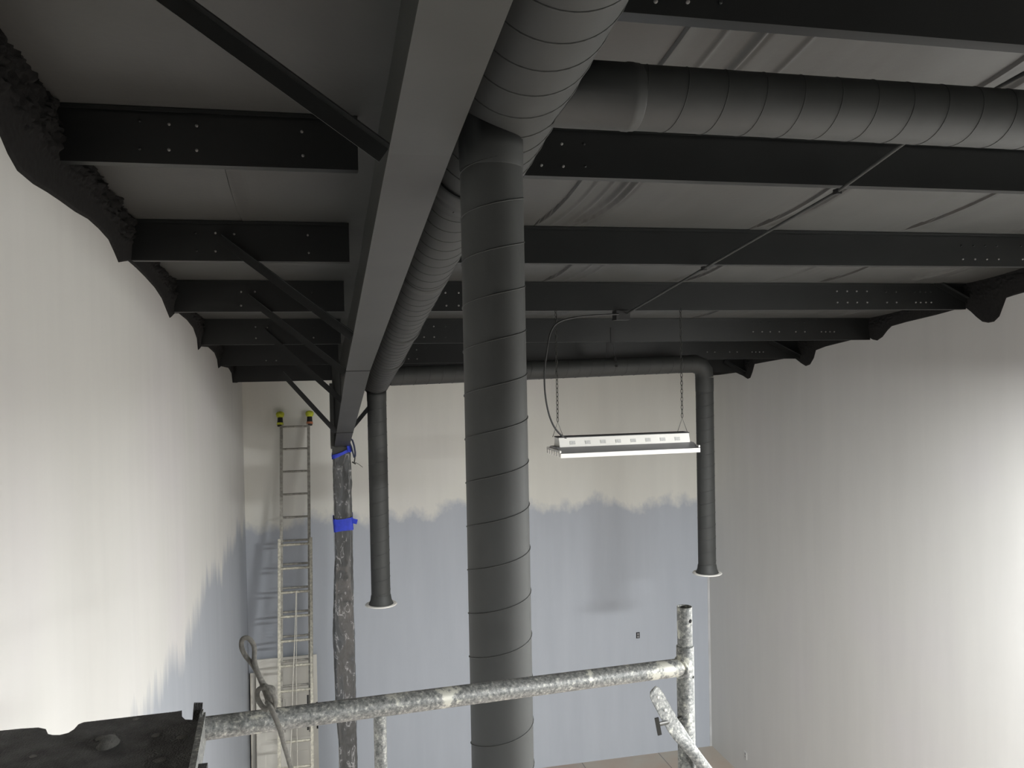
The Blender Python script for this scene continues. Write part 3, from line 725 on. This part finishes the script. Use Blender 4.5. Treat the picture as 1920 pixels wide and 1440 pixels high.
# ------------------------------------------------------------------ spare doors leaning at the back wall
def slab(xa, xb, ybase, ytop, H, label, panels=True, edge='doore'):
    dy = ytop-ybase; zz = math.sqrt(H*H-dy*dy)
    e1 = Vector((1, 0, 0)); e2 = Vector((0, dy, zz))/H; e3 = e1.cross(e2)   # e3 points to the room (-y)
    if e3.y > 0: e3 = -e3
    O = Vector((xa, ybase, .012)); W = xb-xa; th = .038
    t = thing('door_slab', label, 'door', (xa, ybase, 0), 'spare doors leaning in the corner')
    def bx(mb, x0, x1, h0, h1, n0, n1):
        q = [(x0, n0), (x1, n0), (x1, n1), (x0, n1)]
        mb.hexa([O+e1*x+e2*h0+e3*n for x, n in q]+[O+e1*x+e2*h1+e3*n for x, n in q])
    mb = MB(); bx(mb, 0, W, 0, H, -th+.007, 0)
    mb.build('core', M['doorw'], t)
    if panels:
        mb = MB(); st = .11; mid = W/2
        cols = [(st, mid-.045), (mid+.045, W-st)]; rws = [(.22, .82), (.97, 1.57), (1.67, H-.12)]
        # face frame
        bx(mb, 0, st, 0, H, 0, .007); bx(mb, W-st, W, 0, H, 0, .007); bx(mb, mid-.045, mid+.045, 0, H, 0, .007)
        hs = [0]+[q for r_ in rws for q in r_]+[H]
        for i in range(0, len(hs), 2):
            for c0, c1 in cols: bx(mb, c0, c1, hs[i], hs[i+1], 0, .007)
        mb.build('frame', M['doorw'], t)
        for c0, c1 in cols:
            for r0, r1 in rws:
                mb = MB(); bx(mb, c0+.03, c1-.03, r0+.03, r1-.03, 0, .006); mb.build('panel', M['doorw'], t)
    mb = MB(); bx(mb, -.0015, 0, 0, H, -th+.006, .007); mb.build('edge', M['doore'], t)
    if panels:
        for h in (.3, 1.05, 1.3):
            mb = MB(); bx(mb, W-.02, W+.001, h, h+.1, -.01, .0085); mb.build('hinge_cutout_shade', M['hole'], t)  # dark block painted as the shade in a hinge recess
    return t
slab(-.965, -.16, 11.46, 11.76, 2.03, 'white six-panel door slab leaning on back wall behind the ladder')
slab(-1.045, -.45, 11.60, 11.79, 1.83, 'second pale door slab, mostly hidden behind the six-panel one in the corner', False)

# ------------------------------------------------------------------ scaffold frame in the foreground
post = pt(1285, 1247, y=1.822); px, py = post.x, post.y
rl = pt(392, 1365, y=1.57); rr = pt(1284, 1250, y=1.822)
dr = (rl-rr).normalized()
t = thing('scaffold_frame', 'paint-spattered galvanised scaffold frame in the foreground, post and long top rail', 'scaffold', (px, py, 0))
zt_ = pt(1284, 1210, y=1.822).z; zp = pt(1284, 1137, y=1.822).z
mb = MB(); mb.lathe([(.0205, 0), (.0205, zt_-.002), (.019, zt_), (.0178, zt_)], (px, py, 0), 32); mb.build('post', M['galv'], t)
mb = MB(); h0 = zt_-.05
mb.lathe([(.0178, h0), (.0178, zp-.002), (.0172, zp), (.0155, zp), (.0152, zp-.002), (.0152, zp-.12), (0, zp-.12)], (px, py, 0), 32); mb.build('coupling_pin', M['galv'], t)
def disc(u, v, r, rr_, m='hole'):
    # black disc painted as the shade in a pin hole, facing the viewer
    c = pt(u, v, y=py); dirv = Vector((c.x-px, 0, 0))
    off = math.sqrt(max(0, rr_**2-(c.x-px)**2)); n = Vector((c.x-px, -off, 0)).normalized()
    o = Vector((px, py, c.z))+n*(rr_-.001)
    X = n.cross(Vector((0, 0, 1))).normalized(); Yv = Vector((0, 0, 1))
    mb = MB(); mb.lathe([(0, .0013), (r, .0013), (r*1.02, 0)], o, 16, (X, Yv, n)); mb.build('pin_hole_shade', M[m], t)
disc(1289, 1161, .0046, .0178); disc(1294, 1265, .0032, .0205)
end = rl+dr*.010
mb = MB(); mb.tube([rr-dr*.0, rr+dr*.02, end], [.0205, .0205, .0205], 28); mb.build('top_rail', M['galv'], t)
mb = MB(); c0 = rr+dr*.0195
ringp = []
Xr, Yr, Zr = frame_of(dr)
for k in range(24):
    a = 2*math.pi*k/24; q_ = Xr*math.cos(a)*.0215+Yr*math.sin(a)*.0215
    dx = abs(q_.dot(Vector((0, 1, 0)))); ringp.append(c0+q_-dr*(.010*(q_.y/.0215)**2))
mb.tube(ringp, .0038, 8, closed=True); mb.build('weld_bead', M['galv'], t)
s0 = pt(648, 1345, y=1.645); rt = (s0.y-rr.y)/dr.y; sj = rr+dr*rt
mb = MB(); mb.tube([sj-Vector((0, 0, .01)), sj-Vector((0, 0, .06)), sj-Vector((0, 0, .5)), (sj.x, sj.y, CZ-2.0)], .0125, 20); mb.build('strut', M['galv'], t)
lo = Vector((0, 0, -(rr.z-(CZ-2.0))))
mb = MB(); mb.tube([rr+lo, rl+dr*.075+lo], .0165, 16); mb.build('lower_rail', M['galv'], t)
mb = MB(); e2_ = rl+dr*.075; mb.lathe([(.0205, 0), (.0205, CZ-.66)], (e2_.x, e2_.y, 0), 24); mb.build('post', M['galv'], t)
# cross brace with flattened end, and its gravity latch
yb0 = py-.026
P0, P1, P2, P3 = pt(1224, 1292, y=yb0-.02), pt(1262, 1360, y=yb0-.014), pt(1290, 1398, y=yb0-.012), pt(1345, 1470, y=yb0-.012)
P4 = P3+(P3-P2).normalized()*1.6; P4.z = max(.3, P4.z)
t2 = thing('cross_brace', 'flattened-end scaffold cross brace crossing in front of the post', 'brace', tuple(P1))
vs = []; path = [(P0, .0105, .0016), (P0.lerp(P1, .08), .0165, .0016), (P0.lerp(P1, .2), .0185, .0017), (P1, .0195, .0018), (P1.lerp(P2, .4), .0195, .0035), (P1.lerp(P2, .8), .0165, .008), (P2.lerp(P3, .2), .0145, .0125), (P3, .0138, .0135), (P4, .0138, .0135)]
n = 20
for i, (p, a_, b_) in enumerate(path):
    tt = (path[min(i+1, len(path)-1)][0]-path[max(i-1, 0)][0]).normalized()
    Yv = Vector((.35, -1, .15)); Yv = (Yv-tt*Yv.dot(tt)).normalized(); Xv = tt.cross(Yv)
    for k in range(n):
        an = 2*math.pi*k/n; vs.append(p+Xv*a_*math.cos(an)+Yv*b_*math.sin(an))
fs = [(i*n+k, i*n+(k+1) % n, (i+1)*n+(k+1) % n, (i+1)*n+k) for i in range(len(path)-1) for k in range(n)]+[tuple(range(n))[::-1]]
MB().add(vs, fs, True).build('tube', M['galv'], t2)
for u, v in ((1232, 1309), (1247, 1333)):
    c = pt(u, v, y=yb0-.0215); mb = MB(); tt = (P1-P0).normalized(); Yv = Vector((.35, -1, .15)); Yv = (Yv-tt*Yv.dot(tt)).normalized(); Xv = tt.cross(Yv)
    f_ = (c-P0).dot(tt); c = P0+tt*f_
    mb.lathe([(0, .0035), (.0032, .0035), (.0034, 0)], c, 14, (tt, Xv, Yv)); mb.build('hole', M['white'], t2)
mb = MB(); a = pt(1262, 1352, y=yb0+.006); b = pt(1234, 1358, y=yb0-.05); mb.tube([Vector((px-.012, py-.006, a.z)), a, b], .0048, 12); mb.build('stud', M['chain'], t)
mb = MB(); mb.bar(pt(1231, 1346, y=yb0-.05), pt(1237, 1378, y=yb0-.052), .009, .004, (0, 1, 0)); mb.build('latch', M['chain'], t)

# ------------------------------------------------------------------ platform board at lower left
zD = CZ-.62
out = [(-260, 1392), (-60, 1376), (0, 1370), (40, 1366), (72, 1364), (86, 1367), (90, 1376), (98, 1378), (112, 1378), (128, 1374), (139, 1367), (147, 1358), (157, 1354), (200, 1349), (260, 1342), (330, 1334), (341, 1332), (341, 1343), (347, 1349), (372, 1350), (349, 1470), (330, 1560), (-260, 1700)]
top = [pt(u, v, z=zD) for u, v in out]
vs = [tuple(p) for p in top]+[(p.x, p.y, p.z-.018) for p in top]; n = len(top)
fs = [tuple(range(n))[::-1], tuple(range(n, 2*n))]+[(i, (i+1) % n, n+(i+1) % n, n+i) for i in range(n)]
t = thing('platform_board', 'worn black scaffold platform board with a notched edge, lower left corner', 'board', tuple(pt(200, 1420, z=zD)))
MB().add(vs, fs).build('board', M['rubber'], t)
mb = MB()
e0, e1 = pt(374, 1350, z=zD), pt(349, 1475, z=zD)
mb.bar(e0+Vector((.006, 0, -.012)), e1+Vector((.006, 0, -.012)), .010, .05); mb.build('side_channel', M['galv'], t)
mb = MB(); a = pt(366, 1350, y=e0.y+.004); b = pt(372, 1318, y=e0.y+.004); mb.bar(a-Vector((0, 0, .03)), b, .015, .004, (0, 1, 0)); mb.build('hook', M['rubber'], t)
mb = MB(); a = pt(378, 1334, y=e0.y-.01); b = pt(381, 1354, y=e0.y-.01); mb.bar(a, b-Vector((0, 0, .03)), .004, .02, (0, 1, 0)); mb.build('hook_plate', M['galv'], t)
mb = MB()
bb = pt(383, 1436, y=1.40); mb.box((bb.x-.02, bb.y-.01, bb.z-.06), (bb.x+.004, bb.y+.01, bb.z)); mb.build('bracket', M['rubber'], t)
def lump(u, v, a, b, h, ang, label, seed):
    c = pt(u, v, z=zD); vs = []; nu, nv = 16, 6
    for j in range(nv+1):
        ph = math.pi/2*j/nv
        for k in range(nu):
            th_ = 2*math.pi*k/nu; rr_ = 1+.35*fbm((math.cos(th_)*1.5, math.sin(th_)*1.5, seed+j*.3), 3)
            x = a*math.cos(th_)*math.cos(ph)*rr_; y = b*math.sin(th_)*math.cos(ph)*rr_
            vs.append((c.x+x*math.cos(ang)-y*math.sin(ang), c.y+x*math.sin(ang)+y*math.cos(ang), c.z-.001+h*math.sin(ph)))
    fs = [(j*nu+k, j*nu+(k+1) % nu, (j+1)*nu+(k+1) % nu, (j+1)*nu+k) for j in range(nv) for k in range(nu)]
    tag(MB().add(vs, fs, True).build('paint_chip', M['chip'], loc=tuple(c)), label, 'debris', 'dried paint chips on the platform board')
M['chip'] = paint('dried_paint_chip', (.17, .17, .155), .6, .4, 60, .3)
lump(202, 1398, .016, .020, .018, -.5, 'largest dried paint lump standing on the black platform board', 1)
lump(190, 1384, .009, .010, .004, .2, 'flat paint flake just behind the largest lump on the black board', 2)
lump(292, 1379, .009, .007, .004, .3, 'small curled paint chip near the middle of board far side', 3)
lump(340, 1383, .010, .007, .004, .3, 'small curled paint chip nearest the metal edge of the board', 4)
lump(255, 1348, .007, .006, .003, .3, 'tiny paint chip at the far edge of the black board', 5)
lump(300, 1425, .012, .009, .003, .3, 'low paint crumbs near the front of the black board', 6)
lump(62, 1418, .006, .006, .003, .3, 'lone paint crumb at the left end of the black board', 7)

# ------------------------------------------------------------------ rope on the rail
def RP(lst): return smooth([pt(u, v, y=y) for u, v, y in lst], 8)
loop = RP([(505, 1322, 1.57), (497, 1298, 1.57), (487, 1272, 1.57), (474, 1247, 1.575), (460, 1229, 1.58), (453, 1213, 1.58), (454, 1200, 1.58), (463, 1196, 1.58), (472, 1203, 1.58), (477, 1216, 1.58), (477, 1238, 1.572), (484, 1262, 1.562), (495, 1283, 1.56), (505, 1300, 1.56), (511, 1316, 1.565), (514, 1324, 1.575)])
t = thing('rope', 'grey braided rope with a stiff loop knotted over the scaffold rail', 'rope', tuple(loop[0]))
MB().tube(loop, .0044, 10).build('loop', M['ropew'], t)
kn = RP([(503, 1288, 1.55), (512, 1296, 1.548), (510, 1290, 1.55), (498, 1289, 1.553), (486, 1292, 1.56), (482, 1304, 1.56), (487, 1318, 1.555), (496, 1328, 1.552), (503, 1330, 1.55)])
MB().tube(kn, .0046, 10).tube(RP([(497, 1285, 1.553), (508, 1296, 1.543), (516, 1314, 1.543), (514, 1326, 1.548), (506, 1320, 1.545)]), .0044, 10).build('knot', M['ropew'], t)
tail = RP([(500, 1316, 1.548), (508, 1328, 1.535), (518, 1350, 1.528), (526, 1372, 1.528), (532, 1395, 1.53), (541, 1425, 1.53), (552, 1470, 1.53), (560, 1540, 1.53)])
MB().tube(tail, [.0046]*(len(tail)//2)+[.004]*(len(tail)-len(tail)//2), 10).build('tail', M['ropew'], t)
